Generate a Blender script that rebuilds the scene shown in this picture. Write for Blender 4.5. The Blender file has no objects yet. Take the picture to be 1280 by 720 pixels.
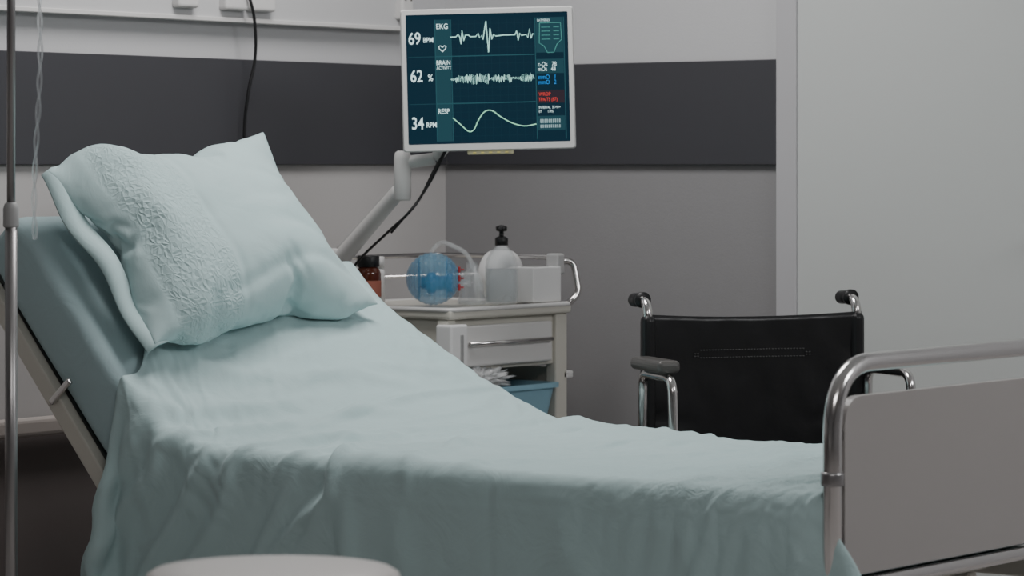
import bpy, bmesh, math, random, time
from mathutils import Vector, Matrix, noise, Euler
random.seed(7)
S=bpy.context.scene
PI=math.pi
YAW=math.radians(-52)
def R(xr,d,z):
    "frame measured from the viewpoint: right / forward metres -> room axes"
    return Vector((.616*xr+.788*d,-.788*xr+.616*d,z))
# ---------------------------------------------------------------- materials
MATS={}
def mat(name,col,rough=.5,metal=0,var=.06,vscale=6,bump=0,bscale=80,emis=None,estr=0,trans=0,alpha=1,ior=1.45,coat=0,spec=.5):
    if name in MATS: return MATS[name]
    m=bpy.data.materials.new(name); m.use_nodes=True
    nt=m.node_tree; N=nt.nodes; L=nt.links
    b=N['Principled BSDF']
    tc=N.new('ShaderNodeTexCoord')
    n=N.new('ShaderNodeTexNoise'); n.inputs['Scale'].default_value=vscale; n.inputs['Detail'].default_value=5
    L.new(tc.outputs['Object'],n.inputs['Vector'])
    mx=N.new('ShaderNodeMix'); mx.data_type='RGBA'
    c=Vector(col)
    mx.inputs[6].default_value=(*(c*(1-var)),1); mx.inputs[7].default_value=(*[min(1,x*(1+var)) for x in c],1)
    L.new(n.outputs['Fac'],mx.inputs[0]); L.new(mx.outputs[2],b.inputs['Base Color'])
    b.inputs['Roughness'].default_value=rough; b.inputs['Metallic'].default_value=metal
    b.inputs['Transmission Weight'].default_value=trans; b.inputs['IOR'].default_value=ior
    b.inputs['Alpha'].default_value=alpha; b.inputs['Coat Weight'].default_value=coat
    b.inputs['Specular IOR Level'].default_value=spec
    if emis:
        b.inputs['Emission Color'].default_value=(*emis,1); b.inputs['Emission Strength'].default_value=estr
    if bump:
        n2=N.new('ShaderNodeTexNoise'); n2.inputs['Scale'].default_value=bscale; n2.inputs['Detail'].default_value=4
        L.new(tc.outputs['Object'],n2.inputs['Vector'])
        bp=N.new('ShaderNodeBump'); bp.inputs['Strength'].default_value=bump; bp.inputs['Distance'].default_value=.003
        L.new(n2.outputs['Fac'],bp.inputs['Height']); L.new(bp.outputs['Normal'],b.inputs['Normal'])
    MATS[name]=m; return m
wall_m=mat('wall_paint',(.53,.53,.54),.8,var=.02,vscale=1.5,bump=.15,bscale=250)
walllow_m=mat('wall_paint_lower',(.265,.26,.265),.8,var=.02,vscale=1.5,bump=.15,bscale=250)
band_m=mat('wall_band_grey',(.048,.048,.055),.55,var=.04,vscale=2)
door_m=mat('door_laminate',(.54,.56,.55),.55,var=.02,vscale=1)
frame_m=mat('door_frame_paint',(.46,.455,.47),.5,var=.02)
floor_m=mat('vinyl_floor',(.36,.34,.33),.35,var=.08,vscale=3)
ceil_m=mat('ceiling_paint',(.8,.8,.8),.9,var=.02)
white_m=mat('white_plastic',(.66,.65,.64),.4,var=.02)
cream_m=mat('cream_enamel',(.60,.58,.52),.35,var=.03)
bezel_m=mat('bezel_plastic',(.62,.62,.61),.4,var=.02)
chrome_m=mat('chrome',(.66,.64,.63),.16,1,var=.03)
steel_m=mat('brushed_steel',(.36,.35,.35),.35,1,var=.05,vscale=20)
black_m=mat('black_plastic',(.012,.012,.013),.4,var=.1)
leather_m=mat('black_vinyl',(.009,.009,.010),.36,var=.15,vscale=10,bump=.35,bscale=30)
rubber_m=mat('grey_rubber',(.03,.03,.03),.7)
panel_m=mat('footboard_panel',(.32,.30,.29),.38,var=.03,vscale=2)
amber_m=mat('amber_glass',(.10,.02,.008),.12,var=.1,coat=.5)
label_m=mat('paper_label',(.40,.13,.09),.7)
stool_m=mat('stool_vinyl',(.55,.52,.50),.45,var=.03,bump=.1,bscale=60)
clear_m=mat('clear_plastic',(.85,.9,.92),.10,trans=.6,alpha=.40,var=.02,ior=1.2)
blueclear_m=mat('blue_silicone',(.22,.56,.86),.10,trans=.3,alpha=.55,var=.25,vscale=20,ior=1.3,spec=.8)
bluebin_m=mat('blue_bin_plastic',(.36,.60,.72),.3,trans=.2,alpha=.85,var=.05,ior=1.15)
red_m=mat('red_plastic',(.55,.05,.06),.4)
card_m=mat('white_card',(.70,.70,.70),.6,var=.02)

def fabric(name,col,cr=.35):
    m=bpy.data.materials.new(name); m.use_nodes=True
    nt=m.node_tree; N=nt.nodes; L=nt.links; b=N['Principled BSDF']
    b.inputs['Roughness'].default_value=.85; b.inputs['Specular IOR Level'].default_value=.2
    b.inputs['Sheen Weight'].default_value=.1
    tc=N.new('ShaderNodeTexCoord')
    n=N.new('ShaderNodeTexNoise'); n.inputs['Scale'].default_value=4; n.inputs['Detail'].default_value=6
    L.new(tc.outputs['Object'],n.inputs['Vector'])
    mx=N.new('ShaderNodeMix'); mx.data_type='RGBA'; c=Vector(col)
    mx.inputs[6].default_value=(*(c*.95),1); mx.inputs[7].default_value=(*(c*1.05),1)
    L.new(n.outputs['Fac'],mx.inputs[0]); L.new(mx.outputs[2],b.inputs['Base Color'])
    n1=N.new('ShaderNodeTexNoise'); n1.inputs['Scale'].default_value=9; n1.inputs['Detail'].default_value=6; n1.inputs['Distortion'].default_value=1.0
    L.new(tc.outputs['Object'],n1.inputs['Vector'])
    b1=N.new('ShaderNodeBump'); b1.inputs['Strength'].default_value=cr; b1.inputs['Distance'].default_value=.016
    L.new(n1.outputs['Fac'],b1.inputs['Height'])
    at=N.new('ShaderNodeAttribute'); at.attribute_name='lace'
    uv=N.new('ShaderNodeAttribute'); uv.attribute_name='clothuv'
    v=N.new('ShaderNodeTexVoronoi'); v.inputs['Scale'].default_value=75; v.feature='DISTANCE_TO_EDGE'
    wv=N.new('ShaderNodeTexNoise'); wv.inputs['Scale'].default_value=30
    L.new(uv.outputs['Vector'],wv.inputs['Vector'])
    va=N.new('ShaderNodeVectorMath'); va.operation='MULTIPLY_ADD'; va.inputs[1].default_value=(.03,.03,0)
    L.new(wv.outputs['Color'],va.inputs[0]); L.new(uv.outputs['Vector'],va.inputs[2]); L.new(va.outputs[0],v.inputs['Vector'])
    ml=N.new('ShaderNodeMath'); ml.operation='MULTIPLY'
    L.new(v.outputs['Distance'],ml.inputs[0]); L.new(at.outputs['Fac'],ml.inputs[1])
    b2=N.new('ShaderNodeBump'); b2.inputs['Strength'].default_value=.7; b2.inputs['Distance'].default_value=.007
    L.new(ml.outputs[0],b2.inputs['Height']); L.new(b1.outputs['Normal'],b2.inputs['Normal'])
    L.new(b2.outputs['Normal'],b.inputs['Normal'])
    return m
sheet_m=fabric('aqua_cotton_sheet',(.455,.60,.605),.42)
pillow_m=fabric('aqua_cotton_pillowcase',(.45,.595,.60),.25)
matt_m=fabric('aqua_fitted_sheet',(.40,.53,.55))
# ---------------------------------------------------------------- helpers
def link(o,parent=None):
    S.collection.objects.link(o)
    if parent: o.parent=parent
    return o
def empty(name,loc=(0,0,0),rz=0,rot=None):
    e=bpy.data.objects.new(name,None); e.empty_display_size=.1
    e.location=loc; e.rotation_euler=rot if rot else (0,0,rz); S.collection.objects.link(e); return e
def mesh_obj(name,verts,faces,m,parent=None,smooth=False,loc=(0,0,0),rot=(0,0,0)):
    me=bpy.data.meshes.new(name); me.from_pydata([tuple(v) for v in verts],[],faces); me.update()
    if smooth:
        for p in me.polygons: p.use_smooth=True
    o=bpy.data.objects.new(name,me); me.materials.append(m); o.location=loc; o.rotation_euler=rot
    return link(o,parent)
def box(name,lo,hi,m,parent=None,bev=.003,seg=2,rot=(0,0,0)):
    lo=Vector(lo);hi=Vector(hi);c=(lo+hi)/2;d=(hi-lo)
    bm=bmesh.new(); bmesh.ops.create_cube(bm,size=1)
    for v in bm.verts: v.co=Vector((v.co.x*d.x,v.co.y*d.y,v.co.z*d.z))
    if bev: bmesh.ops.bevel(bm,geom=bm.edges[:],offset=min(bev,min(d)*.45),segments=seg,affect='EDGES',profile=.5)
    me=bpy.data.meshes.new(name); bm.to_mesh(me); bm.free()
    for p in me.polygons: p.use_smooth=False
    me.materials.append(m); o=bpy.data.objects.new(name,me); o.location=c; o.rotation_euler=rot
    return link(o,parent)
def lathe(name,prof,m,parent=None,loc=(0,0,0),rot=(0,0,0),n=40,scale=(1,1,1)):
    vs=[];fs=[]
    for r,z in prof:
        for i in range(n):
            a=2*PI*i/n; vs.append((r*math.cos(a)*scale[0],r*math.sin(a)*scale[1],z*scale[2]))
    for j in range(len(prof)-1):
        for i in range(n):
            k=(i+1)%n; fs.append((j*n+i,j*n+k,(j+1)*n+k,(j+1)*n+i))
    if prof[0][0]>1e-4: fs.append(tuple(range(n-1,-1,-1)))
    if prof[-1][0]>1e-4: fs.append(tuple((len(prof)-1)*n+i for i in range(n)))
    return mesh_obj(name,vs,fs,m,parent,True,loc,rot)
def smoothpts(pts,sub=8):
    P=[Vector(p) for p in pts]; out=[]
    Q=[P[0]*2-P[1]]+P+[P[-1]*2-P[-2]]
    for i in range(1,len(Q)-2):
        a,b,c,d=Q[i-1:i+3]
        for k in range(sub):
            t=k/sub
            out.append(.5*((2*b)+(c-a)*t+(2*a-5*b+4*c-d)*t*t+(3*b-a-3*c+d)*t**3))
    out.append(P[-1]); return out
def fillet(pts,r,seg=8,closed=False):
    P=[Vector(p) for p in pts]; out=[]
    n=len(P)
    for i,p in enumerate(P):
        if not closed and i in(0,n-1): out.append(p); continue
        a=P[i-1]-p; b=P[(i+1)%n]-p
        rr=min(r,a.length*.49,b.length*.49)
        s=p+a.normalized()*rr; e=p+b.normalized()*rr
        for k in range(seg+1):
            t=k/seg; out.append(s*(1-t)**2+p*2*t*(1-t)+e*t*t)
    return out
def tube(name,pts,r,m,parent=None,n=16,closed=False,loc=(0,0,0)):
    P=[Vector(p) for p in pts]; N=len(P); vs=[];fs=[]
    up=None
    for i,p in enumerate(P):
        if closed: t=(P[(i+1)%N]-P[i-1]).normalized()
        else: t=(P[min(i+1,N-1)]-P[max(i-1,0)]).normalized()
        if up is None:
            up=Vector((0,0,1)) if abs(t.z)<.9 else Vector((1,0,0))
        up=(up-t*up.dot(t)); 
        if up.length<1e-5: up=t.orthogonal()
        up.normalize(); sd=t.cross(up)
        rr=r[i] if isinstance(r,(list,tuple)) else r
        for k in range(n):
            a=2*PI*k/n; vs.append(p+(up*math.cos(a)+sd*math.sin(a))*rr)
    M=N if closed else N-1
    for i in range(M):
        j=(i+1)%N
        for k in range(n):
            l=(k+1)%n; fs.append((i*n+k,i*n+l,j*n+l,j*n+k))
    if not closed:
        fs.append(tuple(range(n-1,-1,-1))); fs.append(tuple((N-1)*n+k for k in range(n)))
    return mesh_obj(name,vs,fs,m,parent,True,loc)
def ss(a,b,x):
    t=max(0,min(1,(x-a)/(b-a))); return t*t*(3-2*t)
def nz(x,y,z=0): return noise.noise(Vector((x,y,z)))
def bake_cloth(o,frames):
    t0=time.time()
    S.frame_start=1; S.frame_end=frames
    for md in o.modifiers:
        if md.type=='CLOTH': md.point_cache.frame_start=1; md.point_cache.frame_end=frames
    for f in range(1,frames+1):
        S.frame_set(f); bpy.context.view_layer.update()
    dg=bpy.context.evaluated_depsgraph_get()
    ev=o.evaluated_get(dg); me=ev.to_mesh()
    co=[v.co.copy() for v in me.vertices]; ev.to_mesh_clear()
    o.modifiers.clear(); S.frame_set(1)
    print('cloth baked',o.name,len(co),round(time.time()-t0,1),'s')
    return co
# ---------------------------------------------------------------- bed geometry constants
U0,U1=4.93,5.83; V0=3.16; HZ=.593; HV=4.80; SL=1.14
def profN(v):
    k=.045; x=(v-HV)/k
    sp=(math.log1p(math.exp(x)) if x<30 else x)*k
    return HZ+sp*SL
ang=math.atan(SL)
FN=[(3.0,.593),(4.2,.594),(4.373,.606),(4.604,.685),(4.772,.775),(4.945,.872),(5.1,1.0),(5.3,1.2)]
def profF(v):
    for i in range(len(FN)-1):
        if FN[i][0]<=v<=FN[i+1][0]:
            a=FN[max(i-1,0)];b=FN[i];c=FN[i+1];d=FN[min(i+2,len(FN)-1)]
            t=(v-b[0])/(c[0]-b[0]); h=c[0]-b[0]
            m0=(c[1]-a[1])/(c[0]-a[0]) if i>0 else 0; m1=(d[1]-b[1])/(d[0]-b[0])
            return (2*t**3-3*t*t+1)*b[1]+(t**3-2*t*t+t)*h*m0+(-2*t**3+3*t*t)*c[1]+(t**3-t*t)*h*m1
    return FN[-1][1] if v>5 else FN[0][1]
def topz(u,v):
    t=(u-U0)/(U1-U0); k=ss(0,.75,t)
    z=profN(v)*(1-k)+profF(v)*k
    return max(z,profN(v)) if v>4.9 else z
RIDGES=[
 ((4.66,4.50),(4.95,4.30),.016,.024),((4.92,4.30),(5.80,4.36),.014,.014),
 ((4.60,4.86),(4.98,4.76),.018,.024),((4.55,4.74),(4.98,4.66),.018,.022),((4.55,4.64),(4.96,4.58),.016,.018),((4.52,4.92),(4.94,4.83),.016,.020),
 ((4.52,4.56),(4.93,4.40),.020,.020),((4.55,4.20),(4.92,4.27),.022,.016),((4.52,4.06),(4.92,4.14),.03,.010),((4.52,3.6),(4.92,3.75),.035,.009),((4.6,3.4),(4.92,3.46),.03,.008),
 ((4.95,4.75),(5.45,4.55),.020,.015),((4.95,4.86),(5.35,4.70),.018,.015),
 ((4.9,4.62),(5.35,4.38),.018,.016),((5.0,4.52),(5.6,4.42),.014,.010),
 ((5.1,4.95),(5.6,4.62),.018,.012),((4.92,4.45),(5.15,4.34),.014,.011),
 ((5.2,4.8),(5.78,4.66),.014,.009),((4.95,4.1),(5.35,4.2),.018,.010),((5.3,4.9),(5.75,4.85),.016,.009),
 ((5.3,4.1),(5.7,3.9),.022,.009),((5.1,3.6),(5.6,3.5),.03,.008),((5.35,3.45),(5.8,3.8),.026,.008),((4.95,3.5),(5.3,3.3),.02,.007),
 ((5.0,4.0),(5.5,3.75),.02,.008),((5.5,4.25),(5.82,4.1),.015,.008),
]
rg=random.Random(11)
for k in range(34):
    u=rg.uniform(4.93,5.75); v=rg.uniform(4.1,4.95) if k<24 else rg.uniform(3.25,4.2)
    a=rg.uniform(-.9,.5); l=rg.uniform(.12,.34)
    RIDGES.append(((u,v),(u+l*math.cos(a),v+l*math.sin(a)),rg.uniform(.010,.018),rg.uniform(.003,.007)))
def ridge(u,v):
    h=0; px,py=u,v; wob=.022*nz(u*6,v*6,3)+.006*nz(u*17,v*17,8)
    for (ax,ay),(bx,by),w,A in RIDGES:
        dx_=bx-ax;dy_=by-ay;L=math.hypot(dx_,dy_);dx_/=L;dy_/=L
        qx=px-ax;qy=py-ay;t=qx*dx_+qy*dy_
        if t<-.08 or t>L+.08: continue
        s=qx*dy_-qy*dx_+wob
        if abs(s)>w*3: continue
        h+=A*ss(-.06,.06,t)*(1-ss(L-.10,L+.06,t))*math.exp(-(s/w)**2)
    vc=4.305+.07*(u-4.92)+(.75*(U0-u) if u<U0 else 0)+.012*nz(u*9,2,7)
    h+=.017*(1-ss(vc-.006,vc+.006,v))*ss(vc-.5,vc-.05,v)*ss(4.62,4.8,u)
    return h
# ---------------------------------------------------------------- cloth first (simulated folds)
bed=empty('hospital_bed')
def sheet():
    vs=[];fs=[];nu=24;nv=70
    us=[U0,U0+.006,U0+.02]+[U0+.02+(U1-U0-.04)*i/nu for i in range(1,nu)]+[U1-.02,U1-.006,U1]
    dz_=[.035,.012,.0]+[0]*(nu-1)+[0,.012,.035]
    ring=len(us)+2
    for i in range(nv+1):
        v=V0-.03+(5.3-V0+.03)*i/nv
        vs.append((U0,v,.1)); 
        for u,d in zip(us,dz_): vs.append((u,v,topz(u,v)-d))
        vs.append((U1,v,.1))
    for i in range(nv):
        for k in range(ring-1):
            a=i*ring+k; fs.append((a,a+1,a+ring+1,a+ring))
    form=mesh_obj('drape_form',vs,fs,sheet_m)
    form.modifiers.new('c','COLLISION'); form.collision.thickness_outer=.004; form.collision.cloth_friction=8
    du=.0115; near=int(.43/du); nt=round((U1-U0)/du); far=int(.16/du); cols=near+nt+far+1
    dv=.0115; nvv=int((4.93-(V0-.02))/dv)
    vs=[];lace=[];cuv=[];pin=[]
    r=.03
    for i in range(nvv+1):
        for j in range(cols):
            q=(j-near)*du; u=U0+max(0,min(U1-U0,q))
            v=(V0-.02)+i*dv
            v+=.13*ss(.03,.25,q)*ss(.75,1,i/nvv)
            top=topz(u,v)+.010+.004*nz(u*4,v*4,1)
            if q<0 or q>U1-U0:
                s=-q if q<0 else q-(U1-U0); sg=-1 if q<0 else 1
                if s<r*PI/2:
                    a=s/r; x=r*math.sin(a)*.4; dz=r*(1-math.cos(a))
                else: x=r*.4; dz=r+s-r*PI/2
                x+=.004
                g=ss(.0,.30,dz); left=ss(3.9,4.8,v)
                ph=v*25+3*nz(v*2.5,0,2)+dz*2.0*left
                x+=(.012+.045*left)*g+(.012+.020*left)*g*(1+math.sin(ph))+.012*g*(1+nz(v*8,dz*3,4))
                uu=u+sg*x
                vs.append((uu,v+.13*left*ss(.0,.5,dz),top-dz))
            else: vs.append((u,v,top))
            lace.append((1-ss(3.5,3.62,v))*ss(-.0,.03,q)*.6); cuv.append((q,v,0))
            w=0
            if i>=nvv-1 and q>=0: w=1
            if i<=0 and q>=0: w=1
            if j>=cols-2: w=1
            pin.append(w)
    fs=[]
    for i in range(nvv):
        for j in range(cols-1):
            a=i*cols+j; fs.append((a,a+1,a+cols+1,a+cols))
    o=mesh_obj('draped_sheet',vs,fs,sheet_m,bed,True)
    vg=o.vertex_groups.new(name='pin')
    vg.add([i for i,w in enumerate(pin) if w],1,'REPLACE')
    md=o.modifiers.new('cloth','CLOTH'); st=md.settings
    st.quality=5; st.mass=.25; st.tension_stiffness=20; st.compression_stiffness=20; st.shear_stiffness=8; st.bending_stiffness=.3
    st.tension_damping=8; st.compression_damping=8; st.shear_damping=8; st.air_damping=2
    st.shrink_min=-.05; st.vertex_group_mass='pin'
    md.collision_settings.distance_min=.004; md.collision_settings.collision_quality=2
    try:
        co=bake_cloth(o,26)
        if all(abs(c.x-5.3)<2 and -0.2<c.z<2 for c in co):
            for v,c in zip(o.data.vertices,co): v.co=c
        else: print('CLOTH BAD')
    except Exception as e: print('sim failed',e); o.modifiers.clear()
    bpy.data.objects.remove(form)
    o.data.update()
    nr=[v.normal.copy() for v in o.data.vertices]
    if sum(n.z for n in nr)<0: nr=[-n for n in nr]
    for v,n,(q,v0,_) in zip(o.data.vertices,nr,cuv):
        if q>U1-U0: continue
        d=ridge(U0+q,v0)
        seam=-.005*math.exp(-((v0-3.915)/.006)**2)
        v.co+=n*(d+seam)
        k=ss(.02,.16,-q)*(1-ss(3.14,3.36,v0))
        v.co.y-=.085*k; v.co.x-=.030*k
    at=o.data.attributes.new('lace','FLOAT','POINT'); at.data.foreach_set('value',lace)
    at=o.data.attributes.new('clothuv','FLOAT_VECTOR','POINT'); at.data.foreach_set('vector',[c for t in cuv for c in t])
    so=o.modifiers.new('thick','SOLIDIFY'); so.thickness=.003; so.offset=-1
    sb=o.modifiers.new('sub','SUBSURF'); sb.levels=1; sb.render_levels=1
sheet()
def pillow():
    TL=Vector((4.965,5.20,1.185));TR=Vector((5.76,5.27,1.290));BR=Vector((5.70,4.835,.870));BL=Vector((5.00,4.90,.80))
    nrm=((TR-TL).cross(BL-TL)).normalized()
    if nrm.z<0: nrm=-nrm
    n=64;m=44;LX=.78;LY=.54
    vs=[];idx={};st_=[]
    for side in (1,-1):
        for i in range(n+1):
            for j in range(m+1):
                edge=i in(0,n) or j in(0,m)
                if side==-1 and edge: idx[(side,i,j)]=idx[(1,i,j)]; continue
                s=i/n;t=j/m; idx[(side,i,j)]=len(vs)
                h=0 if edge else side*.012*min(1,4*s*(1-s)*4)*min(1,4*t*(1-t)*4)
                vs.append(((s-.5)*LX,(t-.5)*LY,h+.002*nz(s*9,t*9,side*3))); st_.append((s,t,side))
    fs=[]
    for side in (1,-1):
        for i in range(n):
            for j in range(m):
                f=(idx[(side,i,j)],idx[(side,i+1,j)],idx[(side,i+1,j+1)],idx[(side,i,j+1)])
                fs.append(f if side==1 else f[::-1])
    o=mesh_obj('pillow',vs,fs,pillow_m,None,True)
    md=o.modifiers.new('cloth','CLOTH'); st=md.settings
    st.quality=5; st.mass=.15; st.tension_stiffness=25; st.compression_stiffness=25; st.shear_stiffness=10; st.bending_stiffness=.15
    st.use_pressure=True; st.uniform_pressure_force=4.0; st.effector_weights.gravity=0; st.air_damping=3
    st.shrink_min=-.03
    md.collision_settings.use_collision=False
    co=[v.co.copy() for v in o.data.vertices]
    try:
        c2=bake_cloth(o,36)
        if all(c.length<3 for c in c2): co=c2
    except Exception as e: print('sim failed',e); o.modifiers.clear()
    x0=min(c.x for c in co);x1=max(c.x for c in co);y0=min(c.y for c in co);y1=max(c.y for c in co);zm=max(abs(c.z) for c in co)
    print('pillow extents',x0,x1,y0,y1,zm)
    lace=[];cuv=[]
    for v,c,(s0,t0,sd) in zip(o.data.vertices,co,st_):
        s=(c.x-x0)/(x1-x0);t=(c.y-y0)/(y1-y0); h=c.z/zm
        mid=ss(0,.22,s)*(1-ss(.80,1,s))
        tc_=max(0,min(1,t))
        s_=s-.035*ss(.55,1,s)*4*tc_*(1-tc_)
        t+=.15*mid*max(0,t-.4)*1.2-.03*mid*max(0,.5-t)
        p=(TL*(1-s_)+TR*s_)*(1-t)+(BL*(1-s_)+BR*s_)*t
        near=ss(0,.22,s); far=ss(.65,1,s)
        T=(.118*h if h>0 else .080*h)*(.68+.32*near)*(.85+.3*t)*(1-.35*far)
        p+=nrm*T
        p.z+=.048*math.exp(-((s-.16)/.14)**2)*(1-t)*ss(0,.10,s)+.020*(1-t)*ss(0,.25,s)*(1-ss(.6,1,s))
        w=-.009*math.exp(-((t-.84-.05*math.sin(s*7))/.025)**2)*ss(.15,.4,s)*(1-ss(.85,1,s))
        w+=-.007*math.exp(-((t-.62-.25*(s-.6)+.02*math.sin(s*11))/.022)**2)*ss(.45,.7,s)
        w+=-.007*math.exp(-((t-.35-.3*(s-.7))/.02)**2)*ss(.5,.8,s)
        w+=-.006*math.exp(-((t-.48+.2*(s-.6)+.02*math.sin(s*15))/.016)**2)*ss(.35,.55,s)*(1-ss(.8,.95,s))
        w+=.005*nz(s*6,t*5,2)+.005*(abs(nz(s*5+t*2,t*5-s,6))-.2)
        w+=-.006*math.exp(-((s-.36-.012*math.sin(t*9))/.008)**2)-.004*math.exp(-((s-.10)/.006)**2)
        if h>0: p+=nrm*w*min(1,h*3)
        hw=math.exp(-(s/.05)**2); p+=nrm*(.009*math.sin(t*13+1)*hw)
        v.co=p
        lace.append(ss(.10,.12,s0)*(1-ss(.34,.36,s0))*1.0); cuv.append((s0*.8,t0*.55,0))
    at=o.data.attributes.new('lace','FLOAT','POINT'); at.data.foreach_set('value',lace)
    at=o.data.attributes.new('clothuv','FLOAT_VECTOR','POINT'); at.data.foreach_set('vector',[x for t in cuv for x in t])
    hem=[];hf=[]
    k=40
    d=(TL-TR).normalized()
    for i in range(k+1):
        t=i/k; p=TL*(1-t)+BL*t; wv=.009*math.sin(t*13+1)
        for a,dd in ((-.045,.006),(-.015,.004),(.012,.0)):
            hem.append(p+nrm*(wv*(1-.3*(a>0))+dd)+d*(a+(.006*math.sin(t*8) if a>0 else 0))+Vector((0,0,-.008 if a>0 else 0)))
    for i in range(k):
        for c in (0,1): hf.append((3*i+c,3*i+c+1,3*i+c+4,3*i+c+3))
    hm=mesh_obj('pillow_hem',hem,hf,pillow_m,o,True); so=hm.modifiers.new('t','SOLIDIFY'); so.thickness=.004
    sb=o.modifiers.new('sub','SUBSURF'); sb.levels=1; sb.render_levels=1
pillow()
# ---------------------------------------------------------------- room
WX=6.98; WY=5.69; H=2.8
box('floor',(-2,-2,-.1),(WX+.1,WY+.1,0),floor_m,bev=0)
box('ceiling',(-2,-2,H),(WX+.1,WY+.1,H+.1),ceil_m,bev=0)
BZ0,BZ1=1.2,1.474
wh=empty('wall_head')
box('upper',(-2,WY,BZ0),(WX+.1,WY+.1,H),wall_m,wh,0)
box('lower',(-2,WY,.56),(WX+.1,WY+.1,BZ0),mat('wall_paint_beige',(.46,.445,.44),.8,var=.02,vscale=1.5),wh,0)
box('wainscot',(-2,WY,0),(WX+.1,WY+.1,.56),mat('wall_wainscot',(.19,.165,.16),.7,var=.03,vscale=1.5),wh,0)
wr=empty('wall_right')
D0,D1=4.51,3.58
box('upper',(WX,D0,BZ0),(WX+.1,WY,H),wall_m,wr,0)
box('lower',(WX,D0,0),(WX+.1,WY,BZ0),walllow_m,wr,0)
box('rest',(WX,-2,0),(WX+.1,D0,H),wall_m,wr,0)
box('wall_back',(-2.1,-2.1,0),(WX+.1,-2,H),wall_m,bev=0)
box('wall_left',(-2.1,-2,0),(-2,WY+.1,H),wall_m,bev=0)
dr=empty('door_1')
box('leaf',(WX-.010,D1,.01),(WX-.001,D0,2.15),door_m,dr,.001)
box('handle_plate',(WX-.016,D1+.06,.95),(WX-.010,D1+.1,1.15),steel_m,dr)
tube('lever',fillet([(WX-.01,D1+.08,1.05),(WX-.06,D1+.08,1.05),(WX-.06,D1+.2,1.05)],.015),.009,steel_m,dr)
df=empty('trim_1')
box('jamb_a',(WX-.016,D0,0),(WX-.001,D0+.062,2.215),frame_m,df,.002)
box('jamb_b',(WX-.016,D1-.068,0),(WX-.001,D1,2.215),frame_m,df,.002)
box('head',(WX-.016,D1,2.15),(WX-.001,D0,2.215),frame_m,df,.002)
box('trim_2',(-2,WY-.016,BZ0),(WX-.016,WY,BZ1),band_m,bev=.002)
box('trim_3',(WX-.016,D0+.062,BZ0),(WX,WY-.016,BZ1),band_m,bev=.002)
box('baseboard_head',(-2,WY-.014,0),(WX,WY,.1),band_m,bev=.003)
box('baseboard_right',(WX-.014,D0+.068,0),(WX,WY-.014,.1),band_m,bev=.003)
bump=empty('wall_bumper_rail')
box('rail',(2.5,WY-.05,.545),(6.1,WY-.02,.592),mat('bumper',(.50,.45,.42),.5),bump,.012,3)
for x in (3,4,5,6): box('bracket',(x,WY-.025,.555),(x+.05,WY,.585),steel_m,bump)
tk=empty('bed_head_trunking')
box('body',(3.4,WY-.035,1.575),(6.78,WY,1.86),mat('trunking_paint',(.56,.56,.565),.5,var=.02),tk,.006,3)
box('lip',(3.4,WY-.042,1.568),(6.78,WY-.002,1.58),white_m,tk,.002)
for x,w in ((5.88,.075),(6.06,.09),(6.16,.09),(6.742,.05)):
    box('socket',(x-w/2,WY-.062,1.598),(x+w/2,WY-.03,1.70),white_m,tk,.008,3)
    for k in (-1,1): box('pin_hole',(x+k*.012-.003,WY-.0635,1.65),(x+k*.012+.003,WY-.060,1.656),black_m,tk,0)
tube('power_cable',smoothpts([(6.08,WY-.07,1.66),(6.105,WY-.075,1.58),(6.125,WY-.06,1.48),(6.108,WY-.05,1.38),(6.105,WY-.04,1.25),(6.11,WY-.05,.9),(6.13,WY-.06,.5),(6.12,WY-.1,.05)]),.004,black_m)
# ---------------------------------------------------------------- bed
def mattress():
    th=.158; n=80; vs=[];fs=[]
    for i in range(n+1):
        v=V0+(5.25-V0)*i/n; z=profN(v)-.012
        s=(profN(v+.005)-profN(v-.005))/.01; nn=Vector((0,-s,1)).normalized()
        hw=(U1-U0)/2; cx=(U0+U1)/2; r=.035
        endf=1
        e=min(i,n-i)
        if e<3: endf=[.8,.93,.985][e]
        loop=[]
        for (sx,sz) in ((1,1),(-1,1),(-1,-1),(1,-1)):
            for k in range(5):
                a={(1,1):0,(-1,1):PI/2,(-1,-1):PI,(1,-1):1.5*PI}[(sx,sz)]+k/4*PI/2
                loop.append((sx*(hw-.006-r)+r*math.cos(a), sz*(th/2-r)+r*math.sin(a)))
        for (x,h) in loop:
            h2=h*endf-th/2
            wv=.006*nz(v*5,x*3,h*8)
            vs.append(Vector((cx+x+ (wv*.6 if abs(x)>hw-.03 else 0),v,z))+nn*h2+nn*wv*.5)
        L=len(loop)
    for i in range(n):
        for k in range(L):
            l=(k+1)%L; fs.append((i*L+k,i*L+l,(i+1)*L+l,(i+1)*L+k))
    fs.append(tuple(range(L-1,-1,-1))); fs.append(tuple(n*L+k for k in range(L)))
    return mesh_obj('mattress',vs,fs,matt_m,bed,True)
mattress()
for u in (U0+.02,U1-.05):
    box('side_rail',(u,V0+.02,.36),(u+.03,4.93,.42),cream_m,bed,.005)
    for v in (3.35,4.86):
        box('leg',(u-.005,v-.03,.10),(u+.035,v+.03,.36),cream_m,bed,.006)
        lathe('castor_wheel',[(0,-.018),(.045,-.018),(.06,-.01),(.06,.01),(.045,.018),(0,.018)],rubber_m,bed,(u+.015,v,.06),(0,PI/2,0),28)
for v in (3.3,3.9,4.6,4.88): box('cross_member',(U0+.03,v-.02,.37),(U1-.03,v+.02,.41),cream_m,bed)
box('base_panel',(U0+.02,V0+.01,.40),(U1-.02,4.70,.422),steel_m,bed)
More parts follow.
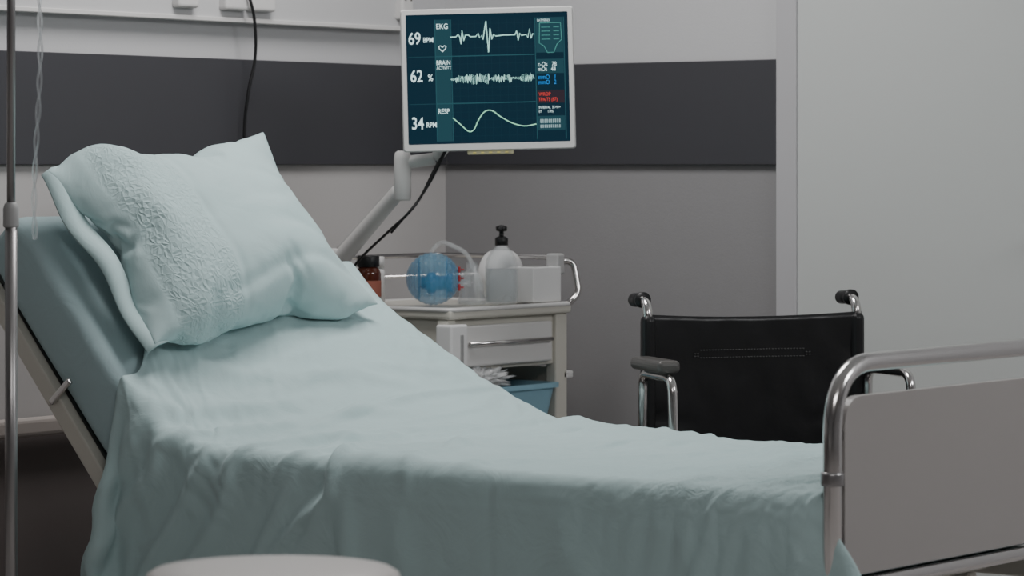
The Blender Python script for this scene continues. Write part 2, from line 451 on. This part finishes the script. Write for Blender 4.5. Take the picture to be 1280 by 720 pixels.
def incl(name,u0,u1,s0,s1,h0,h1,m,bev=.004):
    o=box(name,(u0,s0,h0),(u1,s1,h1),m,bed,bev)
    c=Vector(((u0+u1)/2,(s0+s1)/2,(h0+h1)/2))
    d=Vector((0,math.cos(ang),math.sin(ang))); nn=Vector((0,-math.sin(ang),math.cos(ang)))
    o.location=Vector((c.x,HV,HZ))+d*c.y+nn*c.z; o.rotation_euler=(ang,0,0); return o
incl('back_frame_near',U0-.005,U0+.025,-.06,.70,-.210,-.170,cream_m)
incl('back_frame_far',U1-.025,U1+.005,-.06,.70,-.210,-.170,cream_m)
incl('back_frame_head',U0,U1,.66,.70,-.210,-.170,cream_m)
incl('back_panel',U0+.03,U1-.03,.02,.66,-.192,-.172,steel_m)
incl('mattress_keeper',U0-.02,U0-.008,.27,.285,-.19,-.11,chrome_m,.004)
tube('back_actuator',[(5.38,4.5,.40),(5.38,5.1,.72)],.022,steel_m,bed)
FY=3.105; za=.838; ua,ub=4.915,5.865
tube('foot_hoop',fillet([(ua,FY,.14),(ua,FY,za),(ub,FY,za),(ub,FY,.14)],.13,14),.0175,chrome_m,bed,20)
for u in (ua,ub):
    lathe('collar',[(.0,0),(.0205,0),(.0215,.004),(.0215,.02),(.0205,.024),(0,.024)],steel_m,bed,(u,FY,.62))
    lathe('foot_castor',[(0,-.018),(.05,-.018),(.065,-.01),(.065,.01),(.05,.018),(0,.018)],rubber_m,bed,(u,FY,.067),(0,PI/2,0),28)
    tube('lower_sleeve',[(u,FY,.12),(u,FY,.40)],.023,steel_m,bed)
def rpanel(name,x0,x1,z0,z1,y0,y1,r,m,par):
    pts=fillet([(x0,0,z0),(x1,0,z0),(x1,0,z1),(x0,0,z1)],r,10,True)
    n=len(pts); vs=[(p.x,y0,p.z) for p in pts]+[(p.x,y1,p.z) for p in pts]
    fs=[tuple(range(n)),tuple(range(2*n-1,n-1,-1))]+[(i,(i+1)%n,n+(i+1)%n,n+i) for i in range(n)]
    return mesh_obj(name,vs,fs,m,par)
rpanel('foot_panel',ua+.028,ub-.028,.452,.778,FY-.009,FY+.009,.06,panel_m,bed)
box('foot_lower_bar',(ua+.01,FY-.012,.418),(ub-.01,FY+.012,.444),chrome_m,bed,.01,3)
for u in (ua+.02,ub-.02):
    for z in (.52,.70): box('panel_clip',(u-.012,FY-.006,z),(u+.012,FY+.006,z+.02),steel_m,bed)
# ---------------------------------------------------------------- IV stand
iv=empty('iv_stand',R(-1.0,6.4,0),0)
lathe('lower_pole',[(0,.1),(.0125,.1),(.0125,1.12),(0,1.12)],steel_m,iv)
lathe('upper_pole',[(0,1.1),(.0085,1.1),(.0085,2.0),(0,2.0)],steel_m,iv)
lathe('height_collar',[(0,1.075),(.015,1.075),(.016,1.08),(.016,1.112),(.013,1.122),(.009,1.125),(0,1.125)],mat('grey_plastic',(.40,.40,.40),.5),iv)
for k in range(5):
    a=k*2*PI/5+.4; c,s=math.cos(a),math.sin(a)
    tube('base_leg',[(0,0,.12),(.14*c,.14*s,.10),(.27*c,.27*s,.07)],.012,steel_m,iv)
    lathe('castor',[(0,-.011),(.02,-.011),(.028,-.006),(.028,.006),(.02,.011),(0,.011)],rubber_m,iv,(.27*c,.27*s,.029),(PI/2,0,a),20)
for sg in (-1,1):
    tube('bag_hook',smoothpts([(0,0,1.98),(sg*.08,0,1.98),(sg*.11,0,1.96),(sg*.125,0,1.99)]),.005,chrome_m,iv)
dx=R(.045,.05,0)
lathe('fluid_bag',[(0,1.69),(.03,1.695),(.055,1.72),(.06,1.80),(.055,1.90),(.03,1.93),(.006,1.95),(0,1.97)],clear_m,iv,(dx.x,dx.y,0),(0,0,YAW),24,(1,.4,1))
lathe('drip_chamber',[(0,1.60),(.006,1.61),(.012,1.625),(.012,1.67),(.006,1.69),(0,1.70)],clear_m,iv,(dx.x,dx.y,0))
for ph in (0,PI):
    pts=[]
    for k in range(60):
        z=1.61-k*.0095; a=k*.5+ph; c=R(.004*math.cos(a)+.006*math.sin(k*.09),.004*math.sin(a),0)
        pts.append((dx.x+c.x,dx.y+c.y,z))
    tube('drip_line',pts,.0026,clear_m,iv,8)
# ---------------------------------------------------------------- stool
st=empty('round_stool',R(-.34,4.57,0),0)
lathe('seat',[(0,.560),(.168,.560),(.179,.568),(.184,.584),(.184,.604),(.180,.616),(.170,.622),(.12,.625),(0,.626)],stool_m,st,n=72)
lathe('seat_plate',[(0,.535),(.12,.535),(.14,.561),(0,.561)],steel_m,st)
lathe('gas_column',[(0,.1),(.028,.1),(.028,.34),(.018,.345),(.018,.54),(0,.54)],chrome_m,st)
for k in range(5):
    a=k*2*PI/5; c,s=math.cos(a),math.sin(a)
    tube('star_leg',[(0,0,.13),(.13*c,.13*s,.115),(.25*c,.25*s,.08)],[.022,.018,.014],chrome_m,st)
    lathe('castor',[(0,-.015),(.02,-.015),(.03,-.008),(.03,.008),(.02,.015),(0,.015)],rubber_m,st,(.25*c,.25*s,.031),(PI/2,0,a),20)
# ---------------------------------------------------------------- wheelchair
wc=empty('wheelchair',R(.577,7.62,0),math.radians(-34))
hw=.268
def backrest():
    vs=[];fs=[];n=40;m=30
    for sd in (0,1):
        for j in range(m+1):
            z=.44+(.848-.44)*j/m
            for i in range(n+1):
                s=i/n*2-1
                sag=.035*(1-s*s)*(.6+.4*(1-j/m))
                top=-.010*(1-s*s)*(j/m)**6
                w=.004*nz(s*5,z*12,3)+.002*math.sin(z*40+s*3)*abs(s)**2*.6
                w+=.006*math.exp(-((z-.56-.05*abs(s))/.012)**2)*ss(.3,.9,abs(s))
                y=sag+w+ (0 if sd==0 else .014)
                if abs(s)>.985: y=.007
                vs.append((s*(hw+.012),y-.01,z+top))
    c=(n+1)*(m+1)
    for sd in (0,1):
        for j in range(m):
            for i in range(n):
                a=sd*c+j*(n+1)+i; f=(a,a+1,a+n+2,a+n+1); fs.append(f if sd==0 else f[::-1])
    for i in range(n):
        a=m*(n+1)+i; fs.append((a,a+1,c+a+1,c+a)); a=i; fs.append((a+1,a,c+a,c+a+1))
    mesh_obj('back_upholstery',vs,fs,leather_m,wc,True)
backrest()
th_m=mat('thread',(.07,.07,.07),.6)
for i in range(-19,20):
    x=i/20*.155; y=.035*(1-(x/.27)**2)*.72-.0125
    zt=.760-(.008 if abs(i)>17 else 0)
    tube('stitch',[(x-.0022,y,zt),(x+.0022,y,zt)],.0014,th_m,wc,6)
    tube('stitch',[(x-.0022,y,zt-.018+(.012 if abs(i)>17 else 0)),(x+.0022,y,zt-.018+(.012 if abs(i)>17 else 0))],.0014,th_m,wc,6)
for sg in (-1,1):
    x=sg*hw
    box('back_sleeve',(x-.017,-.018,.44),(x+.017,.018,.846),leather_m,wc,.016,4)
    tube('back_cane',fillet([(x,0,.10),(x,0,.880),(x,.09,.880)],.045,8),.0115,chrome_m,wc)
    tube('hand_grip',[(x,.032,.880),(x,.092,.878)],.0165,black_m,wc)
    lathe('grip_collar',[(0,0),(.019,0),(.019,.012),(0,.012)],black_m,wc,(x,.03,.880),(-PI/2,0,0))
    xa=x+sg*.03
    tube('arm_frame',fillet([(x+sg*.02,-.02,.30),(x+sg*.02,-.02,.712),(xa,-.24,.712),(xa,-.26,.40),(x,-.36,.30)],.04,8),.0115,chrome_m,wc)
    tube('seat_rail',[(x,.05,.47),(x,-.40,.49)],.0115,chrome_m,wc)
    tube('lower_rail',[(x,.02,.22),(x,-.38,.22)],.0115,chrome_m,wc)
    tube('front_post',[(x,-.38,.14),(x,-.38,.49)],.0115,chrome_m,wc)
    xw=x+sg*.055; zr=.245
    circ=[(xw,.02+zr*math.cos(a),.26+zr*math.sin(a)) for a in [2*PI*k/56 for k in range(56)]]
    tube('tyre',circ,.014,rubber_m,wc,10,True)
    circ=[(xw+sg*.02,.02+.215*math.cos(a),.26+.215*math.sin(a)) for a in [2*PI*k/56 for k in range(56)]]
    tube('push_rim',circ,.007,chrome_m,wc,8,True)
    lathe('hub',[(0,-.03),(.022,-.03),(.022,.03),(0,.03)],chrome_m,wc,(xw,.02,.26),(0,PI/2,0))
    for k in range(16):
        a=2*PI*k/16; tube('spoke',[(xw,.02,.26),(xw,.02+.24*math.cos(a),.26+.24*math.sin(a))],.0015,steel_m,wc,5)
    lathe('front_castor',[(0,-.014),(.06,-.014),(.075,-.008),(.075,.008),(.06,.014),(0,.014)],rubber_m,wc,(x-sg*.01,-.38,.077),(0,PI/2,0),28)
box('arm_pad',(-hw-.058,-.225,.722),(-hw-.002,-.03,.752),mat('arm_pad_vinyl',(.09,.086,.082),.35,coat=.2),wc,.012,4)
box('seat',(-hw,-.40,.478),(hw,.03,.505),leather_m,wc,.01,3)
tube('cross_brace',[(-hw,-.2,.22),(hw,-.2,.47)],.011,steel_m,wc); tube('cross_brace',[(hw,-.17,.22),(-hw,-.17,.47)],.011,steel_m,wc)
# ---------------------------------------------------------------- trolley
TXX,TYY=6.206,5.05
tr=empty('medical_trolley',(TXX,TYY,0))
W,D,TZ=.49,.46,.842
box('top_tray',(-.008,-.012,TZ-.030),(W+.008,D,TZ-.004),cream_m,tr,.008,3)
tube('tray_rim',fillet([(-.006,-.010,TZ-.006),(W+.006,-.010,TZ-.006),(W+.006,D-.002,TZ-.006),(-.006,D-.002,TZ-.006)],.02,6,True),.006,white_m,tr,10,True)
box('drawer_case',(.01,.012,.680),(W-.01,D-.01,TZ-.03),cream_m,tr,.004)
box('drawer_front',(.055,-.004,.690),(W-.065,.014,.795),white_m,tr,.006,3)
tube('drawer_handle',[(.07,-.014,.748),(W-.08,-.014,.748)],.0055,chrome_m,tr,10)
for x in (.08,W-.09): box('handle_mount',(x-.006,-.014,.743),(x+.006,.0,.753),chrome_m,tr)
box('side_bracket',(-.016,-.022,.672),(.052,.03,.80),card_m,tr,.006,3)
box('bracket_slot',(.020,-.0245,.70),(.032,-.020,.775),mat('slot',(.3,.3,.3),.5),tr,.002)
for x0,x1 in ((-.004,.03),(W-.045,W+.004)):
    for y0,y1 in ((0,.035),(D-.045,D-.01)):
        box('post',(x0,y0,.10),(x1,y1,TZ-.03),cream_m,tr,.005)
box('side_panel',(W-.012,.03,.2),(W-.002,D-.04,.67),cream_m,tr,.002)
box('back_panel',(.02,D-.022,.2),(W-.02,D-.012,.67),cream_m,tr,.002)
for z in (.48,.18): box('shelf',(.0,.0,z),(W,D-.01,z+.02),cream_m,tr,.004)
for x in (.02,W-.02):
    for y in (.03,D-.04):
        lathe('castor',[(0,-.012),(.03,-.012),(.04,-.006),(.04,.006),(.03,.012),(0,.012)],rubber_m,tr,(x,y,.042),(0,PI/2,0),20)
        box('castor_fork',(x-.012,y-.01,.04),(x+.012,y+.01,.11),steel_m,tr)
tube('guard_rail',fillet([(.10,D-.02,TZ-.01),(.10,D-.02,TZ+.115),(W,D-.02,TZ+.115),(W,.04,TZ+.115),(W,.04,TZ-.01)],.03,6),.0065,chrome_m,tr,12)
tube('guard_rail_low',[(.10,D-.02,TZ+.06),(W,D-.02,TZ+.06),(W,.04,TZ+.075)],.0045,chrome_m,tr,10)
tube('push_handle',fillet([(W,.05,TZ+.105),(W+.055,.02,TZ+.105),(W+.055,.0,TZ+.02),(W+.01,.02,TZ-.02)],.022,6),.009,chrome_m,tr,14)
box('handle_clamp',(W-.012,.02,TZ+.07),(W+.02,.06,TZ+.125),mat('grey_plastic',(.33,.33,.33),.5),tr,.006,3)
box('handle_foot',(W-.012,.0,.64),(W+.03,.04,.66),white_m,tr,.004)
bn=empty('storage_bin',(TXX+.11,TYY-.012,.500))
def binmesh():
    w,d,h=.325,.24,.134; t=.02
    def ring(i,z,o): 
        return [Vector(p) for p in fillet([(i-o,i-o,z),(w-i+o,i-o,z),(w-i+o,d-i+o,z),(i-o,d-i+o,z)],.03,5,True)]
    rings=[ring(t,.0,0),ring(0,h-.012,0),ring(0,h-.012,.01),ring(0,h,.01),ring(0,h,-.003),ring(t,.006,-.003)]
    vs=[p for r in rings for p in r]; n=len(rings[0]); fs=[]
    for k in range(len(rings)-1):
        for i in range(n): fs.append((k*n+i,k*n+(i+1)%n,(k+1)*n+(i+1)%n,(k+1)*n+i))
    fs.append(tuple(range(n-1,-1,-1))); fs.append(tuple(5*n+i for i in range(n)))
    mesh_obj('bin_body',vs,fs,bluebin_m,bn)
binmesh()
def blob(name,r,sc,loc,m,parent=None,amp=.35,f=9,sub=5):
    bm=bmesh.new(); bmesh.ops.create_icosphere(bm,subdivisions=sub,radius=1)
    for v in bm.verts:
        n=v.co.normalized(); d=1+amp*(abs(noise.noise(n*f*.35))*1.2-.3)+amp*.4*abs(noise.noise(n*f))
        v.co=Vector((n.x*sc[0],n.y*sc[1],n.z*sc[2]))*r*d
    me=bpy.data.meshes.new(name); bm.to_mesh(me); bm.free()
    for p in me.polygons: p.use_smooth=True
    me.materials.append(m); o=bpy.data.objects.new(name,me); o.location=loc; return link(o,parent)
blob('plastic_bag',.052,(1.8,.8,.62),(TXX+.140,TYY+.02,.650),mat('bag_film',(.80,.83,.85),.12,trans=.1,alpha=.8,var=.35,vscale=45,ior=1.3,spec=1),None,.8,14)
def at(u,v): return (u,v,TZ)
b1=empty('pill_bottle',at(6.248,5.350))
lathe('glass',[(0,.0),(.030,.0),(.033,.005),(.033,.078),(.030,.088),(.025,.094),(.024,.098),(0,.098)],amber_m,b1)
lathe('cap',[(0,.096),(.028,.096),(.029,.098),(.029,.122),(.027,.125),(0,.125)],black_m,b1)
lathe('label',[(.0335,.02),(.0337,.021),(.0337,.060),(.0335,.061)],label_m,b1)
b2=empty('pill_bottle',at(6.325,5.39))
lathe('body',[(0,.0),(.022,.0),(.024,.005),(.024,.078),(.02,.09),(0,.09)],white_m,b2)
lathe('cap',[(0,.09),(.022,.09),(.022,.118),(.02,.12),(0,.12)],white_m,b2)
ab=empty('resuscitator_bag',(6.315,5.19,TZ+.067),YAW)
prof=[]
for k in range(61):
    a=-PI/2+PI*k/60; r=.067*math.cos(a); r+=.0012*math.sin(k*1.6)*(1 if 6<k<54 else 0)
    prof.append((max(r,0),.067*math.sin(a)*1.03))
lathe('bulb',prof,blueclear_m,ab,(0,0,0),(0,PI/2,0),48)
vb=mat('blue_valve',(.08,.32,.62),.3)
lathe('inner_valve',[(0,-.03),(.014,-.03),(.016,-.018),(.026,-.012),(.027,.004),(.018,.01),(.018,.03),(.024,.036),(.024,.05),(0,.05)],vb,ab,(.0,-.015,-.01),(0,PI/2,0))
for zz in (-.035,.035): lathe('inner_rib',[(.050,-.001),(.053,-.001),(.053,.001),(.050,.001),(.050,-.001)],vb,ab,(zz,0,0),(0,PI/2,0),40)
lathe('neck',[(.016,0),(.018,.0),(.018,.03),(.02,.032),(.02,.036),(0,.036)],clear_m,ab,(.060,0,0),(0,PI/2,0))
for z0,z1 in ((-.030,-.012),(-.006,.010),(.016,.032)):
    box('red_tab',(.064,-.026,z0),(.071,-.020,z1),red_m,ab)
    box('red_tab_b',(.071,-.026,(z0+z1)/2-.002),(.080,-.021,(z0+z1)/2+.002),red_m,ab)
mk=empty('oxygen_mask',(6.418,5.145,TZ+.058),YAW)
lathe('shell',[(.018,.05),(.019,.03),(.024,.022),(.034,.010),(.040,-.010),(.045,-.040),(.050,-.050),(.052,-.056),(.046,-.058),(.042,-.05)],clear_m,mk,(0,0,0),(0,0,0),32,(.75,.9,1))
tube('hose',smoothpts([R(-.20,8.47,.86),R(-.215,8.47,.95),R(-.19,8.46,.992),R(-.15,8.42,.985),R(-.11,8.40,.955),R(-.08,8.38,.87)]),.006,clear_m,None,10).name='oxygen_hose'
pb=empty('pump_bottle',at(6.490,5.105))
lathe('body',[(0,.0),(.038,.0),(.042,.005),(.042,.095),(.039,.115),(.028,.135),(.016,.146),(.015,.152),(0,.152)],clear_m,pb)
lathe('liquid',[(0,.005),(.037,.005),(.039,.008),(.039,.09),(0,.09)],mat('gel',(.7,.74,.76),.1,trans=.5,alpha=.6,ior=1.15),pb)
lathe('cap',[(0,.150),(.017,.150),(.017,.168),(.012,.172),(.006,.174),(.006,.186),(.014,.188),(.015,.198),(.006,.202),(0,.203)],black_m,pb)
tube('nozzle',smoothpts([(0,0,.194),(-.02,-.012,.195),(-.03,-.018,.190)]),.0045,black_m,pb,8)
bx=empty('glove_box',at(6.628,5.10))
box('carton',(-.062,-.04,.0),(.058,.045,.092),card_m,bx,.003)
box('opening',(-.03,-.02,.0915),(.03,.025,.0935),mat('shadow_slot',(.25,.25,.25),.8),bx,0)
gr=empty('bandage_roll',(6.640,5.225,TZ+.066),0)
lathe('roll',[(.012,-.03),(.060,-.03),(.066,-.025),(.066,.025),(.060,.03),(.012,.03),(.012,-.03)],card_m,gr,(0,0,0),(PI/2,0,0))
# ---------------------------------------------------------------- monitor with arm
mc=R(-.057,7.90,1.4115)
mo=empty('patient_monitor',mc)
mo.rotation_euler=(Matrix.Rotation(YAW,3,'Z')@Matrix.Rotation(math.radians(-1.4),3,'Y')).to_euler()
K=1/506
def q(px,py): return ((px-611)*K,(99.5-py)*K)
fw,fh=216*K/2,178*K/2
def bezel():
    outer=fillet([(-fw,0,-fh),(fw,0,-fh),(fw,0,fh),(-fw,0,fh)],.008,6,True)
    i0=.0135
    inner=fillet([(-fw+i0,0,-fh+.018),(fw-i0,0,-fh+.018),(fw-i0,0,fh-i0),(-fw+i0,0,fh-i0)],.003,6,True)
    n=len(outer)
    vs=[(p.x,-.002,p.z) for p in outer]+[(p.x*.985,-.012,p.z*.985) for p in outer]+[(p.x,-.012,p.z) for p in inner]+[(p.x,-.004,p.z) for p in inner]+[(p.x,.03,p.z) for p in outer]
    fs=[]
    for a,b in ((4,0),(0,1),(1,2),(2,3)):
        for i in range(n): fs.append((a*n+i,a*n+(i+1)%n,b*n+(i+1)%n,b*n+i))
    fs.append(tuple(4*n+i for i in range(n)))
    mesh_obj('housing',vs,fs,bezel_m,mo)
bezel()
box('back_shell',(-fw+.04,.028,-fh+.04),(fw-.04,.055,fh-.04),bezel_m,mo,.012,3)
def emi(name,c,s=1): return mat(name,(0.0,0.0,0.0),.4,emis=c,estr=s,var=0,spec=.1)
scr_m=emi('screen_bg',(.007,.026,.044),1.0)
pan_m=emi('screen_panel',(.018,.066,.085),1.0)
lin_m=emi('screen_line',(.025,.10,.12),1.0)
wht_m=emi('screen_white',(.75,1.0,1.0),1.3)
trc_m=emi('screen_trace',(.5,.95,.85),1.25)
grn_m=emi('screen_green',(.10,.36,.32),1.0)
blu_m=emi('screen_blue',(.04,.34,.95),1.0)
rd_m=emi('screen_red',(.95,.08,.06),1.0)
grid_m=emi('screen_grid',(.010,.036,.054))
def rect(name,x0,y0,x1,y1,m,y):
    a=q(x0,y0); b=q(x1,y1)
    return mesh_obj(name,[(a[0],y,b[1]),(b[0],y,b[1]),(b[0],y,a[1]),(a[0],y,a[1])],[(0,1,2,3)],m,mo)
rect('screen',508,16,714,184,scr_m,-.005)
rect('label_column',546,24,565,176,pan_m,-.0053)
for y in (70,129): rect('divider',546,y-.6,670,y+.6,lin_m,-.0056)
for y in (70,129): rect('divider_l',512,y-.4,546,y+.4,pan_m,-.0056)
for x in (546,566,671,707): rect('divider_v',x-.5,24,x+.5,176,lin_m,-.0055)
for x in range(576,670,10): rect('grid',x-.25,24,x+.25,176,grid_m,-.0052)
for y in range(30,176,10): rect('grid',566,y-.25,671,y+.25,grid_m,-.0052)
def text(s,px,py,size,m,sx=.8,off=0):
    c=bpy.data.curves.new('readout','FONT'); c.body=s; c.size=size*K*1.38; c.offset=off
    c.materials.append(m); o=bpy.data.objects.new('readout',c); a=q(px,py); o.location=(a[0],-.0062,a[1]); o.rotation_euler=(PI/2,0,0); o.scale.x=sx; return link(o,mo)
text('69',512.5,54,15.5,wht_m,.74,.0003); text('BPM',531,52,6.4,wht_m,.80,.0002)
text('62',514,101,15.5,wht_m,.74,.0003); text('%',536,100,8.5,wht_m,.8,.0002)
text('34',514,160,15.5,wht_m,.74,.0003); text('RPM',532.5,158,6.4,wht_m,.80,.0002)
text('EKG',547.5,35.5,6.8,wht_m,.86,.0001); text('BRAIN',546.8,80.5,6.0,wht_m,.76,.0001); text('ACTIVITY',547,86,4,wht_m,.78); text('RESP',547.3,141.5,6.6,wht_m,.78,.0001)
def trace(name,pts,m,r=.6):
    tube(name,[(q(x,y)[0],-.0066,q(x,y)[1]) for x,y in pts],r*K,m,mo,6)
trace('heart_icon',[(555,64),(551,60),(550.5,57.5),(552.5,56.5),(555,58.5),(557.5,56.5),(559.5,57.5),(559,60),(555,64)],wht_m,.5)
ek=[(565,46),(572,46),(575,43),(577,46),(578.5,55),(580,38),(582,51),(584,44),(588,44),(590,46),(597,46),(600,42),(602,48),(604,45),(606,50),(608,38),(610,27),(612.5,66),(615,36),(617,50),(619,44),(622,46),(632,45),(640,45),(646,45),(648,40),(650,52),(652,43),(654,46),(660,45),(662,49),(664,38),(666,50),(668,44),(670,45)]
trace('ekg_trace',ek,trc_m)
br=[];rr=random.Random(3); x=565
while x<669:
    env=6 if 652<x<668 else (7 if 584<x<612 else (5 if 570<x<584 or 618<x<640 else 1.8))
    br.append((x,99+(1 if len(br)%2 else -1)*rr.uniform(.3,1)*env)); x+=.9
trace('brain_trace',br,trc_m,.5)
rp=smoothpts([(566,147,0),(575,155,0),(585,164,0),(592,162,0),(598,150,0),(606,140,0),(615,139,0),(626,147,0),(640,155,0),(655,159,0),(670,157,0)],6)
trace('resp_trace',[(p.x,p.y) for p in rp],emi('screen_mint',(.42,1.0,.66),1.1))
rect('side_panel',672,24,706,68,pan_m,-.0054)
text('BATTERIES',674,29,3,wht_m)
trace('torso_outline',[(677,31),(703,31),(704,52),(698,58),(694,68),(686,68),(682,60),(676,56),(677,31)],grn_m,.4)
for y in (36,41,46,51): rect('bar',679,y,690,y+.7,grn_m,-.0058); rect('bar',694,y,701,y+.7,grn_m,-.0058)
rect('side_panel',672,76,706,94,pan_m,-.0054)
text('c-Os   78',673.5,85,5.6,wht_m,.80); text('mOs   44',673.5,91,5.6,wht_m,.76)
text('mmO   1',673.5,101,5.6,blu_m,.80); text('mmO   2',673.5,107.5,5.6,blu_m,.80)
rect('side_panel',672,115,706,131,emi('screen_redpanel',(.035,.025,.035)),-.0054)
text('WRDP',674,122,4.6,rd_m,.8); text('TPA/TS (87)',673.5,128.5,4.6,rd_m,.74)
text('INTERVAL  35 MV+',673.5,138,3.4,wht_m,.70); text('ET        179%',673.5,143,3.4,wht_m,.70)
rect('side_panel',672,147,706,165,pan_m,-.0054)
gau_m=emi('screen_gauge',(.35,.5,.52))
for i in range(10):
    rect('gauge',675+i*2.6,151,676.6+i*2.6,156,gau_m,-.0058); rect('gauge',675+i*2.6,158,676.6+i*2.6,162,gau_m,-.0058)
box('control_strip',(q(583,0)[0],-.008,-fh-.010),(q(641,0)[0],.01,-fh+.002),mat('strip',(.5,.46,.30),.5),mo,.003)
for k in range(5): box('button',(q(590+k*10,0)[0],-.0095,-fh-.007),(q(594+k*10,0)[0],-.007,-fh-.003),mat('button_y',(.7,.6,.2),.5),mo,.001)
ar=empty('monitor_arm')
J0=R(-.445,8.22,.94); J1=R(-.272,8.02,1.145)
tube('arm_post',[(J0.x,J0.y,TZ),(J0.x,J0.y,.97)],.016,white_m,ar)
lathe('post_base',[(0,0),(.04,0),(.04,.012),(.02,.016),(0,.016)],white_m,ar,(J0.x,J0.y,TZ))
def link_arm(name,a,b,r0,r1,m=white_m):
    d=(b-a); n=12
    tube(name,[a+d*(k/n) for k in range(n+1)],[r0+(r1-r0)*k/n for k in range(n+1)],m,ar,14)
link_arm('lower_arm',J0+Vector((0,0,.01)),J1,.024,.019)
link_arm('arm_spine',J0+Vector((0,0,.036)),J1+Vector((0,0,.014)),.010,.010,mat('arm_grey',(.40,.40,.40),.4))
lathe('elbow',[(0,-.035),(.018,-.035),(.022,-.03),(.022,.070),(.019,.085),(.013,.09),(0,.09)],white_m,ar,J1)
lathe('shoulder',[(0,-.03),(.026,-.03),(.029,-.025),(.029,.025),(.026,.03),(0,.03)],bezel_m,ar,(J0.x,J0.y,.955))
link_arm('upper_arm',Vector((J1.x,J1.y,J1.z+.06)),R(-.19,8.02,1.215),.016,.016)
link_arm('head_link',R(-.19,8.02,1.215),R(-.06,7.99,1.38),.016,.016)
o=box('vesa_plate',(-.05,-.012,-.05),(.05,.012,.05),steel_m,ar); o.location=R(-.055,7.965,1.40); o.rotation_euler=(0,0,YAW)
tube('arm_cable',smoothpts([R(-.15,7.99,1.26),R(-.19,7.98,1.19),R(-.225,7.97,1.12),R(-.26,7.96,1.075),R(-.31,8.02,1.03),R(-.40,8.12,.94),R(-.42,8.15,.86)]),.0035,black_m,ar,8)
tube('arm_cable',smoothpts([R(-.16,7.99,1.24),R(-.20,7.98,1.16),R(-.24,7.97,1.10),R(-.30,8.0,1.03)]),.003,black_m,ar,8)
# ---------------------------------------------------------------- lights
def area(name,loc,size,power,target=None,col=(1,1,1),sy=None):
    l=bpy.data.lights.new(name,'AREA'); l.energy=power; l.color=col; l.size=size
    if sy: l.shape='RECTANGLE'; l.size_y=sy
    o=bpy.data.objects.new(name,l); o.location=loc
    if target is not None: o.rotation_euler=(Vector(target)-Vector(loc)).to_track_quat('-Z','Y').to_euler()
    S.collection.objects.link(o); return o
area('ceiling_light_1',(5.6,4.6,2.75),.9,38,(5.6,4.6,0),(1,.98,.97))
area('ceiling_light_2',(2.6,1.8,2.75),1.4,44,(3.1,2.2,0),(1,.98,.97))
area('ceiling_light_3',(5.9,.9,2.75),1.2,66,(6.3,2.2,.5),(.98,.99,1))
w=bpy.data.worlds.new('World'); S.world=w; w.use_nodes=True
w.node_tree.nodes['Background'].inputs[0].default_value=(.6,.65,.7,1); w.node_tree.nodes['Background'].inputs[1].default_value=.3
# ---------------------------------------------------------------- camera
cam=bpy.data.cameras.new('camera'); co=bpy.data.objects.new('camera',cam); S.collection.objects.link(co)
co.location=(0,0,1.2); co.rotation_euler=(PI/2,0,YAW)
cam.sensor_width=36; cam.lens=112.5; cam.shift_y=-154/1280; cam.clip_start=.05
cam.dof.use_dof=True; cam.dof.focus_distance=7.2; cam.dof.aperture_fstop=5.6
S.camera=co
